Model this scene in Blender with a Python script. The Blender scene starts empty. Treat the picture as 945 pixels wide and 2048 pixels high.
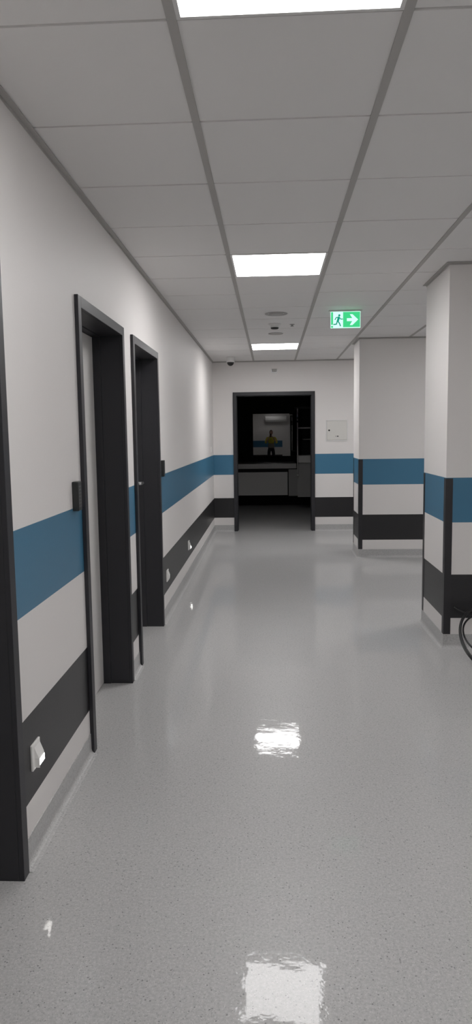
import bpy, bmesh, math, random
from mathutils import Vector, Matrix
random.seed(4)
SC = bpy.context.scene
COL = SC.collection

# ------------------------------------------------------------------ camera
HCAM = 1.49
YAW, PIT, ROL, FPX = 5.05155903e-02, 1.08439586e-01, -1.38143646e-02, 1423.92
cy, sy = math.cos(YAW), math.sin(YAW); cp, sp = math.cos(PIT), math.sin(PIT); cr, sr = math.cos(ROL), math.sin(ROL)
F = Vector((-sy*cp, cy*cp, -sp)); R0 = Vector((cy, sy, 0)); U0 = R0.cross(F)
RR = cr*R0 + sr*U0; UU = -sr*R0 + cr*U0
cd = bpy.data.cameras.new('camera'); cam = bpy.data.objects.new('camera', cd); COL.objects.link(cam)
M = Matrix.Identity(4)
for i in range(3):
    M[i][0] = RR[i]; M[i][1] = UU[i]; M[i][2] = -F[i]
M[2][3] = HCAM
cam.matrix_world = M
cd.sensor_fit = 'AUTO'; cd.sensor_width = 36.0; cd.lens = 36.0*FPX/2048.0
cd.clip_start = 0.005; cd.clip_end = 100
SC.camera = cam

# ------------------------------------------------------------------ world, exposure
w = bpy.data.worlds.new('world'); SC.world = w; w.use_nodes = True
w.node_tree.nodes['Background'].inputs[0].default_value = (0.6, 0.62, 0.65, 1)
w.node_tree.nodes['Background'].inputs[1].default_value = 0.0
SC.view_settings.view_transform = 'Standard'; SC.view_settings.look = 'None'
SC.view_settings.gamma = 1; SC.view_settings.use_curve_mapping = False
SC.view_settings.exposure = 0.22
POW = {-6: .88, -1: .90, 4: 1.24, 11: 1.42, -5: 1.1, 0: 1.1, 7: 1.3, 12: 1.1}
PANEL = 14.0            # radiance of the ceiling LED panels
SC.cycles.max_bounces = 10; SC.cycles.diffuse_bounces = 7; SC.cycles.glossy_bounces = 5
SC.cycles.sample_clamp_indirect = 8
SC.cycles.use_denoising = True

# ------------------------------------------------------------------ materials
def lin(c):
    return tuple(((v/255)/12.92 if v/255 <= .04045 else ((v/255+.055)/1.055)**2.4) for v in c)
def mat(name, col, rough=.5, metal=0, spec=.5, bump=0, bscale=200, coat=0, ior=None):
    m = bpy.data.materials.new(name); m.use_nodes = True
    nt = m.node_tree; b = nt.nodes['Principled BSDF']
    b.inputs['Base Color'].default_value = (*col, 1); b.inputs['Roughness'].default_value = rough
    b.inputs['Metallic'].default_value = metal; b.inputs['Specular IOR Level'].default_value = spec
    b.inputs['Coat Weight'].default_value = coat
    if ior: b.inputs['IOR'].default_value = ior
    # faint procedural mottling on everything
    tc = nt.nodes.new('ShaderNodeTexCoord'); n = nt.nodes.new('ShaderNodeTexNoise'); n.inputs['Scale'].default_value = bscale
    nt.links.new(tc.outputs['Object'], n.inputs['Vector'])
    if bump:
        bp = nt.nodes.new('ShaderNodeBump'); bp.inputs['Strength'].default_value = bump; bp.inputs['Distance'].default_value = .001
        nt.links.new(n.outputs['Fac'], bp.inputs['Height']); nt.links.new(bp.outputs['Normal'], b.inputs['Normal'])
    return m
def emis(name, col, s):
    m = bpy.data.materials.new(name); m.use_nodes = True; nt = m.node_tree
    nt.nodes.remove(nt.nodes['Principled BSDF'])
    e = nt.nodes.new('ShaderNodeEmission'); e.inputs[0].default_value = (*col, 1); e.inputs[1].default_value = s
    nt.links.new(e.outputs[0], nt.nodes['Material Output'].inputs[0]); return m

WHITE_WALL = (.74, .715, .70)
def banded_wall():
    m = bpy.data.materials.new('painted_wall_with_bands'); m.use_nodes = True
    nt = m.node_tree; L = nt.links; b = nt.nodes['Principled BSDF']
    tc = nt.nodes.new('ShaderNodeTexCoord'); sx = nt.nodes.new('ShaderNodeSeparateXYZ'); L.new(tc.outputs['Object'], sx.inputs[0])
    dv = nt.nodes.new('ShaderNodeMath'); dv.operation = 'DIVIDE'; dv.inputs[1].default_value = 2.0; L.new(sx.outputs[2], dv.inputs[0])
    ra = nt.nodes.new('ShaderNodeValToRGB'); ra.color_ramp.interpolation = 'CONSTANT'
    rr = nt.nodes.new('ShaderNodeValToRGB'); rr.color_ramp.interpolation = 'CONSTANT'
    blue = (.053, .175, .285); blk = (.019, .0185, .020)
    stops = [(0, WHITE_WALL, .5), (.210, blk, .36), (.510, WHITE_WALL, .5), (.872, blue, .36), (1.175, WHITE_WALL, .55)]
    for r_, idx in ((ra, 1), (rr, 2)):
        el = r_.color_ramp.elements
        while len(el) > 1: el.remove(el[-1])
        for i, s in enumerate(stops):
            e = el[0] if i == 0 else el.new(s[0]/2.0)
            e.position = s[0]/2.0
            v = s[idx]
            e.color = (*v, 1) if idx == 1 else (v, v, v, 1)
        L.new(dv.outputs[0], r_.inputs[0])
    L.new(ra.outputs[0], b.inputs['Base Color']); L.new(rr.outputs[0], b.inputs['Roughness'])
    n = nt.nodes.new('ShaderNodeTexNoise'); n.inputs['Scale'].default_value = 160; n.inputs['Detail'].default_value = 3
    L.new(tc.outputs['Object'], n.inputs['Vector'])
    bp = nt.nodes.new('ShaderNodeBump'); bp.inputs['Strength'].default_value = .25; bp.inputs['Distance'].default_value = .001
    L.new(n.outputs['Fac'], bp.inputs['Height']); L.new(bp.outputs['Normal'], b.inputs['Normal'])
    b.inputs['Specular IOR Level'].default_value = .45
    return m

def vinyl(name, rough, wave=True):
    m = bpy.data.materials.new(name); m.use_nodes = True
    nt = m.node_tree; L = nt.links; b = nt.nodes['Principled BSDF']
    tc = nt.nodes.new('ShaderNodeTexCoord'); o = tc.outputs['Object']
    base = (.45, .447, .443)
    n0 = nt.nodes.new('ShaderNodeTexNoise'); n0.inputs['Scale'].default_value = 110; n0.inputs['Detail'].default_value = 4; n0.inputs['Roughness'].default_value = .7
    L.new(o, n0.inputs['Vector'])
    r0 = nt.nodes.new('ShaderNodeValToRGB'); r0.color_ramp.elements[0].position = .3; r0.color_ramp.elements[1].position = .7
    r0.color_ramp.elements[0].color = (*[c*.82 for c in base], 1); r0.color_ramp.elements[1].color = (*[c*1.17 for c in base], 1)
    L.new(n0.outputs['Fac'], r0.inputs[0])
    prev = r0.outputs[0]
    # dark and pale chips pressed into the vinyl
    for scale, thr, col, seed in ((210, .13, (.27, .27, .265), 0), (230, .17, (.62, .61, .60), 7), (150, .035, (.13, .13, .13), 13)):
        mp = nt.nodes.new('ShaderNodeMapping'); mp.inputs['Location'].default_value = (seed, seed*1.7, 0); L.new(o, mp.inputs['Vector'])
        v = nt.nodes.new('ShaderNodeTexVoronoi'); v.inputs['Scale'].default_value = scale; L.new(mp.outputs[0], v.inputs['Vector'])
        se = nt.nodes.new('ShaderNodeSeparateColor'); L.new(v.outputs['Color'], se.inputs[0])
        c1 = nt.nodes.new('ShaderNodeMath'); c1.operation = 'LESS_THAN'; c1.inputs[1].default_value = thr; L.new(se.outputs[0], c1.inputs[0])
        c2 = nt.nodes.new('ShaderNodeMath'); c2.operation = 'LESS_THAN'; c2.inputs[1].default_value = .38; L.new(v.outputs['Distance'], c2.inputs[0])
        mu = nt.nodes.new('ShaderNodeMath'); mu.operation = 'MULTIPLY'; L.new(c1.outputs[0], mu.inputs[0]); L.new(c2.outputs[0], mu.inputs[1])
        mu2 = nt.nodes.new('ShaderNodeMath'); mu2.operation = 'MULTIPLY'; mu2.inputs[1].default_value = .7; L.new(mu.outputs[0], mu2.inputs[0])
        mx = nt.nodes.new('ShaderNodeMix'); mx.data_type = 'RGBA'
        L.new(mu2.outputs[0], mx.inputs['Factor']); L.new(prev, mx.inputs['A']); mx.inputs['B'].default_value = (*col, 1)
        prev = mx.outputs['Result']
    L.new(prev, b.inputs['Base Color'])
    b.inputs['Roughness'].default_value = .36
    b.inputs['Specular IOR Level'].default_value = .26
    b.inputs['Coat Weight'].default_value = .42 if wave else .2; b.inputs['Coat Roughness'].default_value = rough; b.inputs['Coat IOR'].default_value = 1.39
    if wave:
        n1 = nt.nodes.new('ShaderNodeTexNoise'); n1.inputs['Scale'].default_value = 5.5; n1.inputs['Detail'].default_value = 2; L.new(o, n1.inputs['Vector'])
        n2 = nt.nodes.new('ShaderNodeTexNoise'); n2.inputs['Scale'].default_value = 17; n2.inputs['Detail'].default_value = 3; L.new(o, n2.inputs['Vector'])
        b1 = nt.nodes.new('ShaderNodeBump'); b1.inputs['Strength'].default_value = 1; b1.inputs['Distance'].default_value = .0011; L.new(n1.outputs['Fac'], b1.inputs['Height'])
        b2 = nt.nodes.new('ShaderNodeBump'); b2.inputs['Strength'].default_value = 1; b2.inputs['Distance'].default_value = .00042; L.new(n2.outputs['Fac'], b2.inputs['Height'])
        L.new(b1.outputs[0], b2.inputs['Normal'])
        n3 = nt.nodes.new('ShaderNodeTexNoise'); n3.inputs['Scale'].default_value = 75; n3.inputs['Detail'].default_value = 2; L.new(o, n3.inputs['Vector'])
        b3 = nt.nodes.new('ShaderNodeBump'); b3.inputs['Strength'].default_value = 1; b3.inputs['Distance'].default_value = .00007; L.new(n3.outputs['Fac'], b3.inputs['Height'])
        L.new(b2.outputs[0], b3.inputs['Normal']); L.new(b3.outputs[0], b.inputs['Coat Normal'])
    return m

MT = dict(
    wall=banded_wall(), floor=vinyl('speckled_vinyl', .03), cove=vinyl('speckled_vinyl_cove', .3, False),
    tile=mat('ceiling_tile', (.80, .785, .775), .6, spec=.6, bump=.5, bscale=900),
    tbar=mat('grid_metal', (.43, .415, .40), .6), void=mat('ceiling_void', (.05, .05, .05), .9),
    dark=mat('anthracite_metal', (.019, .019, .023), .42, spec=.5, bump=.15, bscale=700),
    guard=mat('black_plastic', (.018, .017, .020), .40), leaf=mat('pale_grey_laminate', (.62, .605, .59), .5),
    metal=mat('brushed_steel', (.62, .62, .62), .28, metal=1), white=mat('white_plastic', (.80, .79, .77), .35),
    whitemetal=mat('white_metal', (.72, .71, .70), .45), cream=mat('cream_metal', (.66, .648, .615), .45),
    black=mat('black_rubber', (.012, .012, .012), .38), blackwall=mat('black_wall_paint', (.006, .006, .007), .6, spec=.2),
    glass=mat('dark_window_glass', (.0, .0, .0), .0, ior=1.83, spec=.5), dome=mat('smoked_dome', (.01, .01, .01), .08),
    desk=mat('grey_laminate', (.55, .54, .53), .5), desk2=mat('dark_grey_laminate', (.30, .295, .29), .5), worktop=mat('worktop', (.42, .41, .40), .35),
    vent=mat('vent_grey', (.42, .41, .40), .6), keypad=mat('reader_black', (.016, .018, .018), .3), dots=mat('reader_marks', (.30, .30, .30), .5),
    skin=mat('skin', (.52, .30, .22), .5), hair=mat('brown_hair', (.10, .045, .02), .6, bump=.8, bscale=90), shirt=mat('yellow_shirt', (.62, .56, .05), .8, bump=.4, bscale=60),
    knit=mat('grey_knit', (.22, .20, .17), .9, bump=.8, bscale=120), jeans=mat('black_trousers', (.012, .012, .016), .8), shoe=mat('dark_shoe', (.03, .03, .03), .5),
    eye=mat('eye', (.05, .03, .02), .1), lip=mat('lip', (.40, .13, .11), .5),
    guide=emis('guide_lamp', (1.0, .97, .93), 16),
    green=emis('sign_green', (.05, .58, .22), 1.0), signwhite=emis('sign_white', (.62, 1.0, .86), 1.0), figgreen=emis('sign_figure_green', (.01, .28, .19), 1.0),
    emerg=mat('clear_white_lens', (.9, .9, .9), .15),
)

# ------------------------------------------------------------------ helpers
def link(o, parent=None):
    COL.objects.link(o)
    if parent: o.parent = parent
    return o
def obj(name, bm, m, parent=None, smooth=False, bevel=0, seg=2):
    me = bpy.data.meshes.new(name); bmesh.ops.recalc_face_normals(bm, faces=bm.faces[:]); bm.to_mesh(me); bm.free()
    me.materials.append(MT[m] if isinstance(m, str) else m)
    o = bpy.data.objects.new(name, me); link(o, parent)
    if smooth:
        for p in me.polygons: p.use_smooth = True
    if bevel:
        md = o.modifiers.new('b', 'BEVEL'); md.width = bevel; md.segments = seg; md.limit_method = 'ANGLE'; md.angle_limit = math.radians(40)
    return o
def box(bm, x0, x1, y0, y1, z0, z1):
    v = [bm.verts.new((x, y, z)) for x in (x0, x1) for y in (y0, y1) for z in (z0, z1)]
    for f in ((0,1,3,2), (4,6,7,5), (0,4,5,1), (2,3,7,6), (0,2,6,4), (1,5,7,3)): bm.faces.new([v[i] for i in f])
def one(*a):
    bm = bmesh.new(); box(bm, *a); return bm
def many(boxes):
    bm = bmesh.new()
    for b in boxes: box(bm, *b)
    return bm
def lathe(bm, prof, n=32, c=(0,0,0), axis='z'):
    rings = []
    def P(r, a, h):
        x, y = r*math.cos(a), r*math.sin(a)
        p = {'z': (x, y, h), 'y': (x, h, y), 'x': (h, x, y)}[axis]
        return (p[0]+c[0], p[1]+c[1], p[2]+c[2])
    for r, h in prof:
        if r < 1e-6: rings.append([bm.verts.new(P(0, 0, h))])
        else: rings.append([bm.verts.new(P(r, 2*math.pi*i/n, h)) for i in range(n)])
    for a, b in zip(rings, rings[1:]):
        for i in range(n):
            j = (i+1) % n
            if len(a) == 1 and len(b) == 1: continue
            if len(a) == 1: bm.faces.new((a[0], b[i], b[j]))
            elif len(b) == 1: bm.faces.new((a[i], b[0], a[j]))
            else: bm.faces.new((a[i], b[i], b[j], a[j]))
    return bm
def tube(bm, pts, r, n=10, closed=False):
    pts = [Vector(p) for p in pts]; N = len(pts); rings = []; up = Vector((.13, .21, .97)).normalized(); prev = None
    for i, p in enumerate(pts):
        a = pts[(i-1) % N] if (closed or i > 0) else p; b = pts[(i+1) % N] if (closed or i < N-1) else p
        t = (b-a).normalized()
        u = (up - t*up.dot(t)) if prev is None else (prev - t*prev.dot(t))
        u.normalize(); prev = u; v = t.cross(u)
        rr = r[i] if isinstance(r, (list, tuple)) else r
        rings.append([bm.verts.new(p + u*rr*math.cos(2*math.pi*k/n) + v*rr*math.sin(2*math.pi*k/n)) for k in range(n)])
    for i in range(N if closed else N-1):
        a, b = rings[i], rings[(i+1) % N]
        for k in range(n): bm.faces.new((a[k], b[k], b[(k+1) % n], a[(k+1) % n]))
    if not closed:
        bm.faces.new(rings[0]); bm.faces.new(rings[-1][::-1])
    return bm
def sweep(bm, path, prof, closed=False):
    """profile (distance into the room, z) carried along a floor path whose room side is on the right"""
    N = len(path); rings = []
    nr = []
    for i in range(N if closed else N-1):
        a, b = path[i], path[(i+1) % N]; dx, dy = b[0]-a[0], b[1]-a[1]; l = math.hypot(dx, dy); nr.append((dy/l, -dx/l))
    for i, p in enumerate(path):
        if closed: n1, n2 = nr[i-1], nr[i]
        else: n1 = nr[max(i-1, 0)]; n2 = nr[min(i, N-2)]
        k = 1 + n1[0]*n2[0] + n1[1]*n2[1]
        m = ((n1[0]+n2[0])/k, (n1[1]+n2[1])/k)
        rings.append([bm.verts.new((p[0]+m[0]*d, p[1]+m[1]*d, z)) for d, z in prof])
    K = len(prof)
    for i in range(N if closed else N-1):
        a, b = rings[i], rings[(i+1) % N]
        for k in range(K):
            bm.faces.new((a[k], b[k], b[(k+1) % K], a[(k+1) % K]))
    if not closed:
        bm.faces.new(rings[0]); bm.faces.new(rings[-1][::-1])
def poly(bm, pts, y0, y1):
    """outline in x,z carried through y"""
    a = [bm.verts.new((x, y0, z)) for x, z in pts]; b = [bm.verts.new((x, y1, z)) for x, z in pts]
    bm.faces.new(a); bm.faces.new(b[::-1]); n = len(pts)
    for i in range(n): bm.faces.new((a[i], b[i], b[(i+1) % n], a[(i+1) % n]))
xz = poly
def thing(name, label, cat, loc=(0,0,0), rotz=0, group=None):
    o = bpy.data.objects.new(name, None); o.empty_display_size = .1; link(o); o.location = loc; o.rotation_euler = (0, 0, rotz)
    o['label'] = label; o['category'] = cat; o['kind'] = 'thing'
    if group: o['group'] = group
    return o
def tag(o, label, cat, group=None):
    o['label'] = label; o['category'] = cat; o['kind'] = 'thing'
    if group: o['group'] = group
    return o
def struct(o, label=None, cat=None):
    o['kind'] = 'structure'
    if label: o['label'] = label
    if cat: o['category'] = cat
    return o

# ------------------------------------------------------------------ room shell
HC = 2.59; YE = 10.93; YB = -2.2; XR = 3.6; TH = .20
def XW(y): return -.856 - .0027*y
DOORS = [(1.26, 2.265), (3.185, 4.19), (4.463, 5.473)]
DTOP = 2.115; CAS = .05

struct(obj('floor', one(-1.6, 3.9, YB-.2, 16.2, -.06, 0), 'floor'), 'glossy light grey speckled vinyl floor of the corridor', 'floor')

bm = bmesh.new()
def lw(y0, y1, z0, z1):
    v = []
    for y in (y0, y1):
        for x in (XW(y), XW(y)-TH):
            for z in (z0, z1): v.append(bm.verts.new((x, y, z)))
    for f in ((0,1,3,2), (4,6,7,5), (0,4,5,1), (2,3,7,6), (0,2,6,4), (1,5,7,3)): bm.faces.new([v[i] for i in f])
ys = [YB] + [q for d in DOORS for q in (d[0]+.03, d[1]-.03)] + [YE+.15]
for i in range(0, len(ys), 2): lw(ys[i], ys[i+1], 0, HC+.03)
for a, b in DOORS: lw(a+.03, b-.03, DTOP-.03, HC+.03)
struct(obj('wall_left', bm, 'wall'), 'white left corridor wall with a blue and a black painted band', 'wall')

ED = (-.578, .666)      # end opening, outer edges of the casing
bm = many([(XW(YE)-TH, ED[0]+.03, YE, YE+.15, 0, HC+.03), (ED[1]-.03, XR+.2, YE, YE+.15, 0, HC+.03), (ED[0]+.03, ED[1]-.03, YE, YE+.15, 2.095, HC+.03)])
struct(obj('wall_end', bm, 'wall'), 'white end wall with blue and black bands around the dark doorway', 'wall')
struct(obj('wall_right', one(XR, XR+.2, YB-.2, YE, 0, HC+.03), 'wall'), 'white right wall beyond the two columns', 'wall')

# wall behind the camera: its band stops short of a dark glazed door
m2 = MT['wall'].copy(); m2.name = 'painted_wall_plain'
for nd in m2.node_tree.nodes:
    if nd.type == 'VALTORGB' and abs(nd.color_ramp.elements[1].color[0]-.019) < .01:
        for e in nd.color_ramp.elements: e.color = (*WHITE_WALL, 1)
bk = obj('wall_back', many([(XW(YB)-TH, .53, YB-.2, YB, 0, HC+.03)]), 'wall'); struct(bk, 'banded wall behind the camera below the air conditioner', 'wall')
o = obj('plain_wall', many([(.53, .90, YB-.2, YB, 0, HC+.03), (1.45, XR+.2, YB-.2, YB, 0, HC+.03), (.90, 1.45, YB-.2, YB, 2.34, HC+.03)]), m2, bk)

# columns
def column(x0, x1, y0, y1, lab):
    c = obj('column', one(x0, x1, y0, y1, 0, HC+.02), 'wall'); struct(c, lab, 'column')
    g = .0025; wd = .046
    for (cx, cyy, sx, sy_) in ((x0, y0, 1, 1), (x0, y1, 1, -1), (x1, y0, -1, 1)):
        b = bmesh.new()
        xa, xb = sorted((cx - sx*g, cx + sx*wd)); ya, yb = sorted((cyy - sy_*g, cyy))
        box(b, xa, xb, ya, yb, .098, 1.175)
        xa, xb = sorted((cx - sx*g, cx)); ya, yb = sorted((cyy, cyy + sy_*wd))
        box(b, xa, xb, ya, yb, .098, 1.175)
        o = obj('corner_guard', b, 'guard', c); o['label'] = 'black corner guard strip'
    b = bmesh.new(); sweep(b, [(x0, y1), (x0, y0), (x1, y0), (x1, y1)], COVE, True)
    obj('cove_skirting', b, 'cove', c)
    b = bmesh.new(); sweep(b, [(x0, y1), (x0, y0), (x1, y0), (x1, y1)], ANG, True)
    obj('ceiling_angle', b, 'tbar', c)
COVE = [(0, .0), (0, .097), (.0035, .097), (.0045, .045)] + [(.0045+.022*(1-math.cos(t)), .0235-.022*math.sin(t)+.0) for t in [i*math.pi/2/5 for i in range(6)]] + [(.032, .0)]
ANG = [(0, HC-.002), (0, HC-.016), (.003, HC-.016), (.003, HC-.006), (.024, HC-.006), (.024, HC-.002)]
column(1.18, 1.95, 4.87, 5.57, 'near white column with bands and black corner guards, beside the cable coil')
column(1.04, 2.25, 8.53, 9.08, 'far white column with bands, wide face half hidden by the near column')

# coved skirting and ceiling angle on the walls
def cove(name, path, prof, m, lab):
    b = bmesh.new()
    for p in path: sweep(b, p, prof)
    o = obj(name, b, m); struct(o, lab, 'skirting' if m == 'cove' else 'trim'); return o
cove('baseboard_left', [[(XW(YB), YB), (XW(1.26), 1.26)], [(XW(2.265), 2.265), (XW(3.185), 3.185)], [(XW(4.19), 4.19), (XW(4.463), 4.463)], [(XW(5.473), 5.473), (XW(YE), YE), (ED[0], YE)]], COVE, 'cove', 'grey coved vinyl skirting along the left wall')
cove('baseboard_right', [[(ED[1], YE), (XR, YE), (XR, YB), (1.5, YB)]], COVE, 'cove', 'grey coved vinyl skirting right of the end doorway')
cove('baseboard_back', [[(.86, YB), (XW(YB), YB)]], COVE, 'cove', 'grey coved vinyl skirting behind the camera')
cove('trim_1', [[(XW(YB), YB), (XW(YE), YE), (XR, YE), (XR, YB), (XW(YB)+.03, YB)]], ANG, 'tbar', 'grey ceiling angle running round the walls')

# ceiling: square tiles, three lengthwise bars, recessed lamps
TX, TY, TS = -.2553, 2.017, .625
LAMPS = [(0, -1), (0, 4), (0, 11), (0, -6), (4, -5), (4, 0), (4, 7), (4, 12)]  # side bay panels are unseen, added as fill for the right and far end
b = bmesh.new()
ks = range(-1, 7)
for k in ks:
    x0 = max(TX+k*TS, XW(5)+.0); x1 = min(TX+(k+1)*TS, XR)
    if x1-x0 < .05: continue
    for n in range(-7, 15):
        if (k, n) in LAMPS: continue
        y0 = max(TY+n*TS, YB); y1 = min(TY+(n+1)*TS, YE)
        if y1-y0 < .03: continue
        g = .0028; dz = random.uniform(-.0008, .0008)
        z = HC+dz
        # bevelled tile edge
        v0 = [bm_v for bm_v in [b.verts.new(p) for p in ((x0+.004, y0+g, z+.012), (x1-.004, y0+g, z+.012), (x1-.004, y1-g, z+.012), (x0+.004, y1-g, z+.012))]]
        v1 = [b.verts.new(p) for p in ((x0+.007, y0+g+.003, z), (x1-.007, y0+g+.003, z), (x1-.007, y1-g-.003, z), (x0+.007, y1-g-.003, z))]
        b.faces.new(v1)
        for i in range(4): b.faces.new((v0[i], v0[(i+1) % 4], v1[(i+1) % 4], v1[i]))
ce = obj('ceiling', b, 'tile'); struct(ce, 'suspended ceiling of square white mineral tiles', 'ceiling')
obj('void_slab', one(XW(YE)-TH, XR+.2, YB-.2, YE+.15, HC+.035, HC+.1), 'void', ce)
for i, k in enumerate(range(0, 7)):
    x = TX+k*TS
    if x > XR-.1: continue
    hw = .0135
    segs = [(YB, YE)]
    if k == 3: segs = [(YB, 4.87), (5.57, 8.53), (9.08, YE)]      # this run meets both columns
    if k == 4: segs = [(YB, 8.53), (9.08, YE)]
    if k == 4: pass
    bb = many([(x-hw, x+hw, s0, s1, HC-.0045, HC+.012) for s0, s1 in segs])
    struct(obj('trim_%d' % (i+2), bb, 'tbar', None), 'grey lengthwise ceiling bar %s' % ['left of the lamps', 'right of the lamps', 'passing above the near column side', 'over the far column face', 'farthest to the right', 'by the right wall', 'at the right wall'][i], 'ceiling bar')

# ------------------------------------------------------------------ ceiling lamps
LL = {-5: 'added unseen fill panel in the side bay behind the camera', 0: 'added unseen fill panel in the side bay right of the camera', 7: 'added unseen fill panel hidden between the two columns', 12: 'added unseen fill panel hidden behind the far column', -1: 'nearest square ceiling lamp, cut off by the top of the photo', 4: 'lit square ceiling lamp in the middle of the corridor ceiling', 11: 'small far lit ceiling lamp just before the end wall', -6: 'lit square ceiling lamp behind the camera'}
for k, n in LAMPS:
    x0 = TX+k*TS+.0135; x1 = TX+(k+1)*TS-.0135; y0 = TY+n*TS+.004; y1 = TY+(n+1)*TS-.004
    mx, my = (x0+x1)/2, (y0+y1)/2; hx, hy = (x1-x0)/2, (y1-y0)/2
    t = thing('ceiling_lamp', LL[n], 'ceiling light', (mx, my, HC), 0, 'square recessed lamps of the corridor ceiling')
    f = .012
    fb = many([(-hx, hx, -hy, -hy+f, -.003, .025), (-hx, hx, hy-f, hy, -.003, .025), (-hx, -hx+f, -hy+f, hy-f, -.003, .025), (hx-f, hx, -hy+f, hy-f, -.003, .025)])
    obj('frame', fb, 'whitemetal', t)
    obj('diffuser', one(-hx+f, hx-f, -hy+f, hy-f, .001, .006), emis('led_panel_%d' % (n+10), (1.0, .985, .985), PANEL*POW[n]), t)

# ------------------------------------------------------------------ doors with dark steel frames
def frame_bm(w, top, depth, cas=CAS, prot=.018, rab=.115):
    """local: room side +x, opening centred on y=0; w = outer width"""
    h = w/2; i = h-cas; b = bmesh.new()
    # casing
    box(b, .0005, prot, -h, -i, 0, top); box(b, .0005, prot, i, h, 0, top); box(b, .0005, prot, -i, i, top-cas, top)
    # lining in front of the rebate, and the slightly narrower one behind
    for s in (-1, 1):
        a, c = sorted((s*i, s*(i+.018))); box(b, -rab, .001, a, c, 0, top-cas)
        a, c = sorted((s*(i-.006), s*(i+.018))); box(b, -depth, -rab, a, c, 0, top-cas)
    box(b, -rab, .001, -i, i, top-cas, top-cas+.018); box(b, -depth, -rab, -i, i, top-cas-.006, top-cas+.018)
    return b
def lever(parent, y, z, s, x):
    """lever handle on a rose; lever points along s*y"""
    b = bmesh.new(); lathe(b, [(0, x), (.026, x), (.026, x+.008), (.022, x+.010), (.009, x+.011), (.009, x+.05), (0, x+.05)], 24, (0, y, z), 'x')
    pts = [(x+.048, y, z), (x+.056, y+s*.012, z), (x+.058, y+s*.05, z), (x+.058, y+s*.10, z), (x+.054, y+s*.128, z)]
    tube(b, pts, [.009, .0095, .0095, .009, .008], 12)
    return obj('door_handle', b, 'metal', parent, smooth=True)
DL = ['dark steel framed door at the left edge, nearest of the three', 'dark steel framed door with a pale leaf, middle of the left wall', 'dark steel framed door with a steel lever, farthest on the left wall']
for i, (a, c) in enumerate(DOORS):
    yc = (a+c)/2; e = bpy.data.objects.new('door_%d' % (i+1), None); link(e); e.location = (XW(yc), yc, 0); e.rotation_euler = (0, 0, .0027)
    struct(e, DL[i], 'door')
    obj('door_frame', frame_bm(c-a, DTOP, .215), 'dark', e, bevel=.0012, seg=1)
    iw = (c-a)/2-CAS-.008
    lf = obj('door_leaf', one(-.205, -.158, -iw, iw, .006, DTOP-CAS-.008), 'leaf', e, bevel=.002)
    lf['label'] = 'pale grey door leaf'
    if i < 2: lever(e, -iw+.07, 1.10, 1, -.158)
    else: lever(e, iw-.065, 1.135, -1, -.158)
# end doorway, no leaf in sight
e = bpy.data.objects.new('door_4', None); link(e); e.location = ((ED[0]+ED[1])/2, YE, 0); e.rotation_euler = (0, 0, -math.pi/2)
struct(e, 'dark framed open doorway in the end wall, leading to the unlit room', 'doorway')
obj('door_frame', frame_bm(ED[1]-ED[0], 2.125, .17, .054, .018, .06), 'dark', e, bevel=.0012, seg=1)

# glazed door behind the camera
e = bpy.data.objects.new('door_5', None); link(e); e.location = (0, YB, 0); struct(e, 'dark glazed door behind the camera, seen only in the far window', 'door')
obj('door_frame', many([(.90, .95, -.1, .02, 0, 2.34), (1.40, 1.45, -.1, .02, 0, 2.34), (.95, 1.40, -.1, .02, 2.28, 2.34)]), 'dark', e)
obj('edge_strip', one(.95, 1.0, -.08, .0, 0.01, 2.28), 'white', e)
obj('door_leaf', one(1.0, 1.40, -.08, -.03, .01, 2.28), 'glass', e)
obj('crossbar', many([(.95, 1.40, -.03, .03, .68, .72), (.95, 1.40, -.03, .03, 1.64, 1.68)]), 'guard', e)

# ------------------------------------------------------------------ unlit room beyond the doorway
DX0, DX1, DYE = -1.5, 2.1, 15.8
wx0, wx1, wz0, wz1 = -.41, .645, 1.005, 1.935
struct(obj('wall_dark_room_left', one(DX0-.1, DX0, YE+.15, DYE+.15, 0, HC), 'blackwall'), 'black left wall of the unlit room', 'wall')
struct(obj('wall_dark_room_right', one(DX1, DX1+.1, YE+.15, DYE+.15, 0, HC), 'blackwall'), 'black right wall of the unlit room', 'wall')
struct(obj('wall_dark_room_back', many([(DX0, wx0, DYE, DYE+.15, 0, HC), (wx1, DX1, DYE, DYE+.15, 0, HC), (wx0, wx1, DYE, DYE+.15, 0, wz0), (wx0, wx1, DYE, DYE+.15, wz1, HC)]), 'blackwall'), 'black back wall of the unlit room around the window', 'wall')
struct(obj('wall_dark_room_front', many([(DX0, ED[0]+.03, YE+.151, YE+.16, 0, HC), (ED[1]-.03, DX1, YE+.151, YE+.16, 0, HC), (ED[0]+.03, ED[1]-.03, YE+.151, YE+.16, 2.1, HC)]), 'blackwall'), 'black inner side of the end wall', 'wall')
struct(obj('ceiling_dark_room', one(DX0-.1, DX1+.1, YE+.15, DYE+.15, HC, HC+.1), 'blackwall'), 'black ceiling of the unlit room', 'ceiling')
wn = bpy.data.objects.new('window_1', None); link(wn); wn.location = ((wx0+wx1)/2, DYE, wz0); struct(wn, 'dark interior window mirroring the photographer and the banded wall', 'window')
hw_ = (wx1-wx0)/2; hh = wz1-wz0
obj('window_frame', many([(-hw_-.03, -hw_, -.008, .02, -.03, hh+.03), (hw_, hw_+.03, -.008, .02, -.03, hh+.03), (-hw_, hw_, -.008, .02, -.03, 0), (-hw_, hw_, -.008, .02, hh, hh+.03)]), 'blackwall', wn)
obj('glass_pane', one(-hw_, hw_, 0, .012, 0, hh), 'glass', wn)

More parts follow.
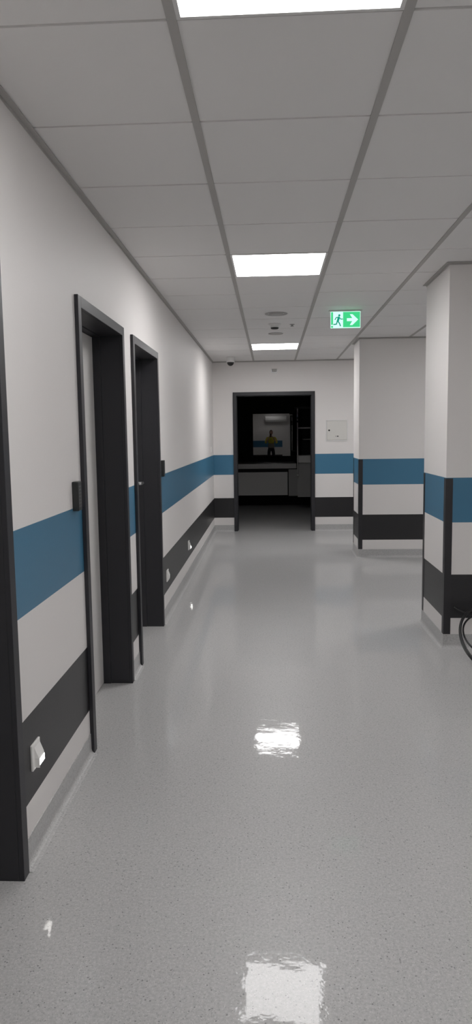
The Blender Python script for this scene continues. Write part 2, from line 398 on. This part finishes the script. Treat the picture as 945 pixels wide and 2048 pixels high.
# counter with wall hung fronts
t = thing('counter', 'low grey counter with a flat front panel inside the dark room', 'counter', (-.2, 14.3, 0))
obj('worktop', one(-.9, .70, -.02, 1.47, .80, .897), 'worktop', t, bevel=.004)
p = obj('front_panel', one(-.9, .525, .03, .05, .262, .727), 'desk', t, bevel=.002); p['label'] = 'wide lighter grey front panel'
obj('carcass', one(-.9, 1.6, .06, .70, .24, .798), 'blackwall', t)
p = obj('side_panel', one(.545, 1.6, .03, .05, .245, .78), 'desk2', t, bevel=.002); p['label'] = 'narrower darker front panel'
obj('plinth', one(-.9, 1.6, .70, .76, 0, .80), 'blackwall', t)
b = bmesh.new(); tube(b, [(.53, .03, .66), (.53, -.005, .66), (.53, -.005, .70)], .007, 8)
obj('latch', b, 'black', p)
# raised shelf unit
t = thing('shelf_unit', 'open shelf unit rising at the right behind the doorway jamb', 'shelf', (.51, 13.8, 0))
obj('base_panel', one(0, 1.1, .02, .43, .93, 1.07), 'desk', t, bevel=.003)
obj('front_board', one(.0, 1.1, .08, .10, .26, .93), 'desk2', t)
obj('shelf', one(.03, 1.1, .02, .40, 1.585, 1.612), 'desk', t, bevel=.002)
obj('shelf', one(.11, 1.1, .15, .40, 1.37, 1.385), 'desk2', t, bevel=.002)
obj('back_board', one(.11, 1.1, .40, .42, 1.07, 2.0), 'blackwall', t)
obj('upright', one(1.08, 1.1, .02, .43, 0, 2.0), 'blackwall', t)
# hanging rod
t = thing('hanging_rod', 'thin metal rod with a pale tip hanging beside the dark shelves', 'rod', (.505, 13.72, .70))
b = bmesh.new(); tube(b, [(0, 0, .012), (0, 0, 1.26)], .011, 12); obj('rod', b, 'desk', t, smooth=True)
b = bmesh.new(); lathe(b, [(0, -.015), (.014, -.01), (.018, 0), (.014, .012), (0, .014)], 16); o = obj('tip', b, 'white', t, smooth=True); o['label'] = 'pale rounded tip'
b = bmesh.new()
for z in (1.02, 1.08): lathe(b, [(0, z-.02), (.024, z-.018), (.024, z+.018), (0, z+.02)], 16)
obj('collar', b, 'black', t)
b = bmesh.new(); tube(b, [(0, 0, 1.25), (0, .04, 1.275), (0, .10, 1.28)], .011, 10); box(b, -.05, .59, .09, .11, 1.265, 1.30)
obj('bracket', b, 'black', t)

# ------------------------------------------------------------------ wall fittings, left wall
def reader(y0, z0, lab):
    t = thing('card_reader', lab, 'card reader', (XW(y0), y0, z0), 0, 'black card readers beside the doors')
    obj('case', one(0, .028, 0, .058, 0, .128), 'keypad', t, bevel=.004)
    b = bmesh.new()
    for r in range(7):
        for c in range(3): box(b, .028, .0284, .014+c*.012, .018+c*.012, .018+r*.0145, .021+r*.0145)
    obj('keypad_marks', b, 'dots', t)
reader(3.035, 1.168, 'black keypad reader left of the pale-leaf door, touching the blue band')
reader(5.56, 1.168, 'black card reader right of the farthest left door, above the blue band')

def guide(y0, z0, lab, lit):
    t = thing('guide_light' if lit else 'wall_socket', lab, 'wall light' if lit else 'socket', (XW(y0), y0, z0), 0, 'lit guide lights in the black band' if lit else None)
    obj('cover_plate', one(0, .008, 0, .085, 0, .095), 'white', t, bevel=.002)
    if lit:
        b = bmesh.new(); xz(b, [(.008, .080), (.008, .034), (.024, .034), (.022, .044)], .022, .082)
        box(b, .006, .0255, .0205, .0235, .006, .042)
        obj('hood', b, 'white', t, bevel=.001)
        b = bmesh.new(); xz(b, [(.010, .036), (.010, .010), (.018, .008), (.025, .014), (.025, .036)], .024, .080)
        o = obj('lens', b, 'guide', t, bevel=.002); o['label'] = 'glowing lens'
    else:
        b = bmesh.new(); xz(b, [(.008, .083), (.008, .012), (.016, .012), (.020, .03), (.020, .05)], .010, .075)
        obj('flap', b, 'white', t, bevel=.001)
guide(2.375, .308, 'white square guide light glowing in the black band, nearest the camera', True)
guide(7.30, .297, 'white guide light glowing in the black band, farther along the left wall', True)
guide(5.73, .290, 'small white unlit socket in the black band past the farthest left door', False)
t = thing('wall_switch', 'small white switch plate near the end corner of the left wall', 'switch', (XW(10.42), 10.42, 1.235))
obj('plate', one(0, .010, 0, .08, 0, .08), 'white', t, bevel=.002); obj('rocker', one(.010, .014, .015, .065, .015, .065), 'white', t, bevel=.001)

# ------------------------------------------------------------------ end wall fittings
t = thing('electrical_box', 'cream metal cabinet door flush in the end wall right of the doorway', 'electrical box', (.828, YE, 1.368))
f = .018; W_, H_ = .34, .328
obj('frame', many([(0, W_, -.006, 0, 0, f), (0, W_, -.006, 0, H_-f, H_), (0, f, -.006, 0, f, H_-f), (W_-f, W_, -.006, 0, f, H_-f)]), 'whitemetal', t, bevel=.001)
dr = obj('door', one(f+.002, W_-f-.002, -.010, 0, f+.002, H_-f-.002), 'cream', t, bevel=.001)
b = bmesh.new(); lathe(b, [(0, -.016), (.010, -.016), (.013, -.013), (.013, -.0095), (0, -.0095)], 20, (.052, 0, .165), 'y'); obj('lock', b, 'black', dr)
b = bmesh.new()
for (x, r) in ((.150, .005), (.166, .004), (.196, .004)): lathe(b, [(0, -.0106), (r, -.0106), (r, -.0098), (0, -.0098)], 12, (x, 0, .074), 'y')
box(b, .172, .190, -.0106, -.0098, .066, .082); box(b, .165, .200, -.0106, -.0098, .072, .0755)
o = obj('emblem', b, 'guard', dr); o['label'] = 'small dark emblem'
t = thing('emergency_lamp', 'small white emergency lamp on the end wall above the doorway', 'emergency lamp', (.055, YE, 2.405))
obj('housing', one(-.045, .045, -.03, 0, .012, .06), 'vent', t, bevel=.006)
b = bmesh.new(); tube(b, [(-.045, -.034, .055), (-.044, -.036, .018), (-.034, -.038, .006), (0, -.039, .004), (.034, -.038, .006), (.044, -.036, .018), (.045, -.034, .055)], .007, 10)
obj('clear_rim', b, 'emerg', t, smooth=True)

# ------------------------------------------------------------------ ceiling fittings
t = thing('dome_camera', 'white ceiling camera with a black dome by the left end corner', 'security camera', (-.572, 10.33, HC-.002))
b = bmesh.new(); lathe(b, [(0, .002), (.062, .002), (.065, -.004), (.060, -.030), (.055, -.058), (.058, -.064), (.058, -.072), (0, -.072)], 32); obj('housing', b, 'whitemetal', t, smooth=True)
b = bmesh.new(); lathe(b, [(.050, -.070)] + [(.050*math.cos(a), -.072-.052*math.sin(a)) for a in [i*math.pi/2/7 for i in range(1, 7)]] + [(0, -.124)], 32); o = obj('dome', b, 'dome', t, smooth=True); o['label'] = 'smoked black dome'
t = thing('air_valve', 'round grey air valve in the ceiling before the far lamp', 'vent', (.056, 6.72, HC))
b = bmesh.new(); lathe(b, [(.10, .002), (.105, -.002), (.102, -.006), (.085, -.008), (.078, -.001), (.070, .004)], 40); obj('ring', b, 'vent', t, smooth=True)
b = bmesh.new(); lathe(b, [(0, -.012), (.05, -.011), (.066, -.006), (.066, -.002), (0, 0)], 40); obj('disc', b, 'vent', t, smooth=True)
t = thing('smoke_detector', 'small round smoke detector with a dark underside between air valve and far lamp', 'smoke detector', (.045, 7.33, HC))
b = bmesh.new(); lathe(b, [(0, .002), (.062, .002), (.064, -.006), (.058, -.014), (.044, -.018), (.042, -.034), (.040, -.038), (0, -.038)], 32); obj('base', b, 'whitemetal', t, smooth=True)
b = bmesh.new(); lathe(b, [(0, -.037), (.040, -.037), (.041, -.044), (.032, -.052), (0, -.054)], 32); o = obj('sensor', b, 'black', t, smooth=True); o['label'] = 'dark sensor underside'
t = thing('ceiling_speaker', 'flat round white ceiling disc just before the far lamp', 'ceiling speaker', (.060, 8.02, HC))
b = bmesh.new(); lathe(b, [(0, .002), (.08, .002), (.082, -.003), (.076, -.008), (.07, -.006), (0, -.006)], 36); obj('rim', b, 'vent', t, smooth=True)
b = bmesh.new(); lathe(b, [(0, -.0075), (.066, -.0065), (.066, -.005)], 36); obj('grille', b, 'tbar', t)
t = thing('sprinkler_head', 'tiny round sprinkler cap right of the smoke detector', 'sprinkler', (.222, 7.38, HC))
b = bmesh.new(); lathe(b, [(0, .002), (.026, .002), (.026, -.003), (.012, -.006), (.010, -.018), (.018, -.020), (.018, -.022), (0, -.022)], 20); obj('cap', b, 'vent', t, smooth=True)

# exit sign
SY = 6.62
t = thing('exit_sign', 'green lit exit sign with running figure and right arrow under the ceiling', 'exit sign', (.680, SY, HC))
b = bmesh.new(); box(b, -.150, .150, -.022, .022, -.012, .0)
obj('housing', b, 'whitemetal', t, bevel=.003)
W2 = .134; Z0, Z1 = -.157, -.012
pl = obj('sign_plate', one(-W2, W2, -.004, .004, Z0, Z1), 'signwhite', t)
bw = .004; y0, y1 = -.0052, -.004
obj('green_strip', many([(-W2+bw, -W2+.022, y0, y1, Z0+.030, Z1-bw)]), 'green', pl)
obj('green_strip', many([(-W2+bw, -W2+.022, y0, y1, Z0+bw, Z0+.020)]), 'green', pl)
obj('green_field', many([(-.022, W2-bw, y0, y1, Z0+bw+.003, Z1-bw)]), 'green', pl)
zc = (Z0+Z1)/2
b = bmesh.new(); poly(b, [(.012, zc-.013), (.060, zc-.013), (.038, zc-.048), (.062, zc-.048), (.113, zc), (.062, zc+.048), (.038, zc+.048), (.060, zc+.013), (.012, zc+.013)][::1], -.0064, -.0052)
obj('arrow', b, 'signwhite', pl)
b = bmesh.new()
lathe(b, [(0, -.0064), (.010, -.0064), (.010, -.0052), (0, -.0052)], 20, (-.056, 0, Z1-.033), 'y')
def limb(b, pts, wd):
    for (xa, za), (xb, zb) in zip(pts, pts[1:]):
        dx, dz = xb-xa, zb-za; l = math.hypot(dx, dz); nx, nz = -dz/l*wd/2, dx/l*wd/2; ex, ez = dx/l*wd*.3, dz/l*wd*.3
        poly(b, [(xa-ex+nx, za-ez+nz), (xb+ex+nx, zb+ez+nz), (xb+ex-nx, zb+ez-nz), (xa-ex-nx, za-ez-nz)], -.0064, -.0052)
limb(b, [(-.060, Z1-.050), (-.070, Z1-.085)], .020)
limb(b, [(-.066, Z1-.050), (-.084, Z1-.052), (-.094, Z1-.070)], .008)
limb(b, [(-.056, Z1-.052), (-.042, Z1-.066), (-.026, Z1-.066)], .008)
limb(b, [(-.074, Z1-.085), (-.082, Z1-.110), (-.106, Z1-.112)], .010)
limb(b, [(-.068, Z1-.085), (-.054, Z1-.104), (-.046, Z1-.126)], .010)
obj('running_figure', b, 'figgreen', pl)

# ------------------------------------------------------------------ cable coil by the near column
b = bmesh.new()
def ring(cx, rx, rz, y_bot, z_bot, tilt, ph, n=72):
    pts = []
    for i in range(n):
        a = 2*math.pi*i/n
        zz = z_bot + rz*(1-math.cos(a)); xx = cx + rx*math.sin(a)
        pts.append((xx + .006*math.sin(2*a+ph), y_bot + (zz-z_bot)*tilt + .006*math.sin(3*a+ph), zz+.003*math.sin(2*a+ph)+.003))
    return pts
tube(b, ring(1.415, .198, .145, 4.30, .006, 1.78, 0), .0062, 10, True)
tube(b, ring(1.425, .200, .148, 4.26, .006, 1.80, 1.6), .0062, 10, True)
tube(b, ring(1.455, .200, .105, 4.42, .045, 1.85, 3.0), .0062, 10, True)
tube(b, [(1.245, 4.848, .292), (1.27, 4.845, .275), (1.31, 4.835, .258), (1.36, 4.82, .245), (1.42, 4.81, .235), (1.49, 4.79, .30)], .0055, 10)
o = obj('cable_coil', b, 'black', None, smooth=True); tag(o, 'loose black cable coil leaning against the foot of the near column', 'cable')

# ------------------------------------------------------------------ air conditioner behind the camera
t = thing('air_conditioner', 'white wall air conditioner behind the camera, mirrored in the far window', 'air conditioner', (.23, YB, 2.06))
b = bmesh.new()
pr = [(0, 0), (0, .26), (.16, .26), (.20, .235), (.212, .18), (.212, .09), (.18, .03), (.12, 0)]
va = [b.verts.new((-.50, y, z)) for y, z in pr]; vb = [b.verts.new((.50, y, z)) for y, z in pr]
b.faces.new(va); b.faces.new(vb[::-1])
for i in range(len(pr)): b.faces.new((va[i], vb[i], vb[(i+1) % len(pr)], va[(i+1) % len(pr)]))
obj('casing', b, 'white', t, bevel=.006)
obj('louvre', one(-.44, .44, .13, .185, -.004, .01), 'vent', t, bevel=.003)

# ------------------------------------------------------------------ photographer
def skin(name, nodes, edges, m, parent, sub=2, root=0):
    me = bpy.data.meshes.new(name); me.from_pydata([n[0] for n in nodes], edges, []); me.materials.append(MT[m])
    o = bpy.data.objects.new(name, me); link(o, parent)
    md = o.modifiers.new('s', 'SKIN'); md.use_smooth_shade = True; md.branch_smoothing = .6
    if not me.skin_vertices: 
        bpy.context.view_layer.objects.active = o
    sv = me.skin_vertices[0].data if me.skin_vertices else None
    if sv is None:
        bm_ = bmesh.new(); bm_.from_mesh(me); bm_.verts.layers.skin.verify(); bm_.to_mesh(me); bm_.free(); sv = me.skin_vertices[0].data
    for i, n in enumerate(nodes):
        r = n[1]; sv[i].radius = r if isinstance(r, tuple) else (r, r)
        sv[i].use_root = (i == root)
    s = o.modifiers.new('u', 'SUBSURF'); s.levels = sub; s.render_levels = sub
    return o
PY = -.42
per = thing('person', 'person in yellow top and black trousers holding a phone, mirrored in the dark room window', 'person', (0, PY, 0))
def chain(nodes, edges, pts, start=None):
    prev = start
    for p, r in pts:
        nodes.append((p, r)); i = len(nodes)-1
        if prev is not None: edges.append((prev, i))
        prev = i
    return prev
N = []; E_ = []
pel = chain(N, E_, [((0, 0, .86), (.14, .095))])
ch = chain(N, E_, [((0, .0, .98), (.125, .085)), ((0, .01, 1.12), (.13, .09)), ((0, .005, 1.26), (.15, .09))], pel)
chain(N, E_, [((0, .005, 1.355), (.075, .06)), ((0, .02, 1.42), .048), ((0, .035, 1.455), .050)], ch)
for s in (-1, 1):
    chain(N, E_, [((s*.085, 0, .80), .085), ((s*.10, .01, .64), .070), ((s*.105, .02, .46), .052), ((s*.108, .0, .30), .050), ((s*.11, -.02, .09), .034), ((s*.118, .05, .045), .036), ((s*.125, .13, .03), .030)], pel)
    chain(N, E_, [((s*.165, .0, 1.325), .050), ((s*.215, .03, 1.20), .043), ((s*.245, .09, 1.09), .037), ((s*.17, .22, 1.20), .034), ((s*.095, .335, 1.325), .025)], ch)
body = skin('body', N, E_, 'skin', per)
# shirt, knitted waist, trousers
N = []; E_ = []
c0 = chain(N, E_, [((0, .01, 1.05), (.150, .112)), ((0, .01, 1.13), (.150, .112)), ((0, .008, 1.22), (.165, .108)), ((0, .005, 1.29), (.165, .102))])
chain(N, E_, [((0, .005, 1.365), (.085, .07)), ((0, .012, 1.39), (.066, .06))], c0)
for s in (-1, 1):
    chain(N, E_, [((s*.168, .0, 1.325), .062), ((s*.218, .03, 1.20), .058), ((s*.245, .085, 1.10), .052), ((s*.20, .165, 1.15), .050)], c0)
skin('yellow_top', N, E_, 'shirt', per, root=0)
N = []; E_ = []
chain(N, E_, [((0, .01, 1.10), (.150, .112)), ((0, .005, 1.02), (.156, .118)), ((0, .0, .93), (.162, .122)), ((0, 0, .84), (.168, .124))])
skin('knitted_hem', N, E_, 'knit', per)
N = []; E_ = []
pel = chain(N, E_, [((0, 0, 1.0), (.14, .098)), ((0, 0, .93), (.145, .10))]); pel = chain(N, E_, [((0, 0, .87), (.15, .105))], pel)
for s in (-1, 1):
    chain(N, E_, [((s*.088, 0, .78), .094), ((s*.102, .01, .64), .080), ((s*.108, .018, .46), .064), ((s*.11, .0, .28), .058), ((s*.112, -.015, .10), .052), ((s*.112, -.018, .04), .050)], pel)
skin('trousers', N, E_, 'jeans', per, root=2)
for s in (-1, 1):
    N = []; E_ = []
    chain(N, E_, [((s*.112, -.035, .05), (.042, .045)), ((s*.117, .03, .05), (.042, .044)), ((s*.124, .10, .04), (.045, .034)), ((s*.130, .165, .032), (.036, .026))])
    skin('shoe', N, E_, 'shoe', per)
# head
hd = bmesh.new(); bmesh.ops.create_uvsphere(hd, u_segments=40, v_segments=28, radius=1)
HX, HY, HZ = .073, .092, .112
for v in hd.verts:
    x, y, z = v.co
    k = 1 - .28*max(0, -z)**1.5            # jaw narrows
    X = x*HX*k; Y = y*HY*(1-.10*max(0, -z)); Z = z*HZ
    if y > 0:
        Y *= 1-.06*(1-abs(z))
        nose = math.exp(-((x/.16)**2))*math.exp(-(((z+.16)/.20)**2)); Y += .022*nose*max(0, y)
        for s in (-1, 1): Y -= .009*math.exp(-(((x-s*.42)/.20)**2))*math.exp(-(((z-.06)/.13)**2))
        Y += .006*math.exp(-((x/.4)**2))*math.exp(-(((z+.50)/.10)**2)) + .006*math.exp(-((x/.5)**2))*math.exp(-(((z+.85)/.14)**2))
    v.co = (X, Y, Z)
HO = (0, .045, 1.545)
head = obj('head', hd, 'skin', per, smooth=True); head.location = HO
for s in (-1, 1):
    b = bmesh.new(); bmesh.ops.create_uvsphere(b, u_segments=16, v_segments=10, radius=.011); o = obj('eye', b, 'eye', head, smooth=True); o.location = (s*.031, .072, .006)
    b = bmesh.new(); lathe(b, [(0, -.004), (.010, -.004), (.017, .0), (.018, .006), (.012, .004), (0, .002)], 16, (0, 0, 0), 'x'); o = obj('ear', b, 'skin', head, smooth=True); o.location = (s*.074, -.005, -.008); o.scale = (s, 1, 1.6)
b = bmesh.new(); bmesh.ops.create_uvsphere(b, u_segments=20, v_segments=10, radius=1)
for v in b.verts: v.co = (v.co.x*.024, v.co.y*.008, v.co.z*.007)
o = obj('mouth', b, 'lip', head, smooth=True); o.location = (0, .080, -.056)
hb = bmesh.new(); bmesh.ops.create_uvsphere(hb, u_segments=32, v_segments=24, radius=1)
for v in list(hb.verts):
    x, y, z = v.co
    # hair cap: tucked inside the skull over the face and below the nape
    face = min(1, max(0, (y-.02)/.22))*min(1, max(0, (.58-z)/.16)); low = min(1, max(0, (-.35-z)/.2))
    k = 1.12 - .45*max(face, low)
    v.co = (x*HX*k, y*HY*k - .006*(1-face), z*HZ*(k if z < 0 else 1.10-.2*face)+.004)
hr = obj('hair', hb, 'hair', head, smooth=True)
# phone and hands
ph = thing('mobile_phone', 'black mobile phone held up in the photographer\'s hands', 'phone', (0, -.012, HCAM))
obj('body', one(-.060, .014, -.004, .004, -.140, .018), 'black', ph, bevel=.004)
b = bmesh.new()
for z in (-.032, -.058): lathe(b, [(0, .0055), (.007, .0055), (.008, .004), (0, .0035)], 20, (0, 0, z), 'y')
obj('lens_ring', b, 'dome', ph)
obj('screen', one(-.057, .011, -.0048, -.004, -.137, .015), 'glass', ph)
for s in (-1, 1):
    px = -.023 + s*.046; wr = Vector((s*.095, .335, 1.325))
    palm = Vector((px + s*.012, .375, 1.385))
    N = []; E_ = []
    w0 = chain(N, E_, [(tuple(wr), .024)]); pm = chain(N, E_, [(tuple((wr+palm)/2), (.026, .018)), (tuple(palm), (.032, .016))], w0)
    skin('palm', N, E_, 'skin', per)
    for j in range(4):
        z0 = 1.362 + j*.019; L_ = (.80, .95, 1.0, .9)[j]
        N = []; E_ = []
        chain(N, E_, [((px+s*.016, .385, z0), .0095), ((px+s*.012, .410+.006*L_, z0+.004), .0090), ((px-s*.004, .4235, z0+.006), .0082), ((px-s*.024*L_, .4235, z0+.006), .0072)])
        skin('finger', N, E_, 'skin', per, 1)
    N = []; E_ = []
    chain(N, E_, [((px+s*.010, .375, 1.372), .012), ((px+s*.008, .378, 1.398), .0105), ((px-s*.008, .389, 1.420), .0092), ((px-s*.020, .3925, 1.437), .0080)])
    skin('thumb', N, E_, 'skin', per, 1)
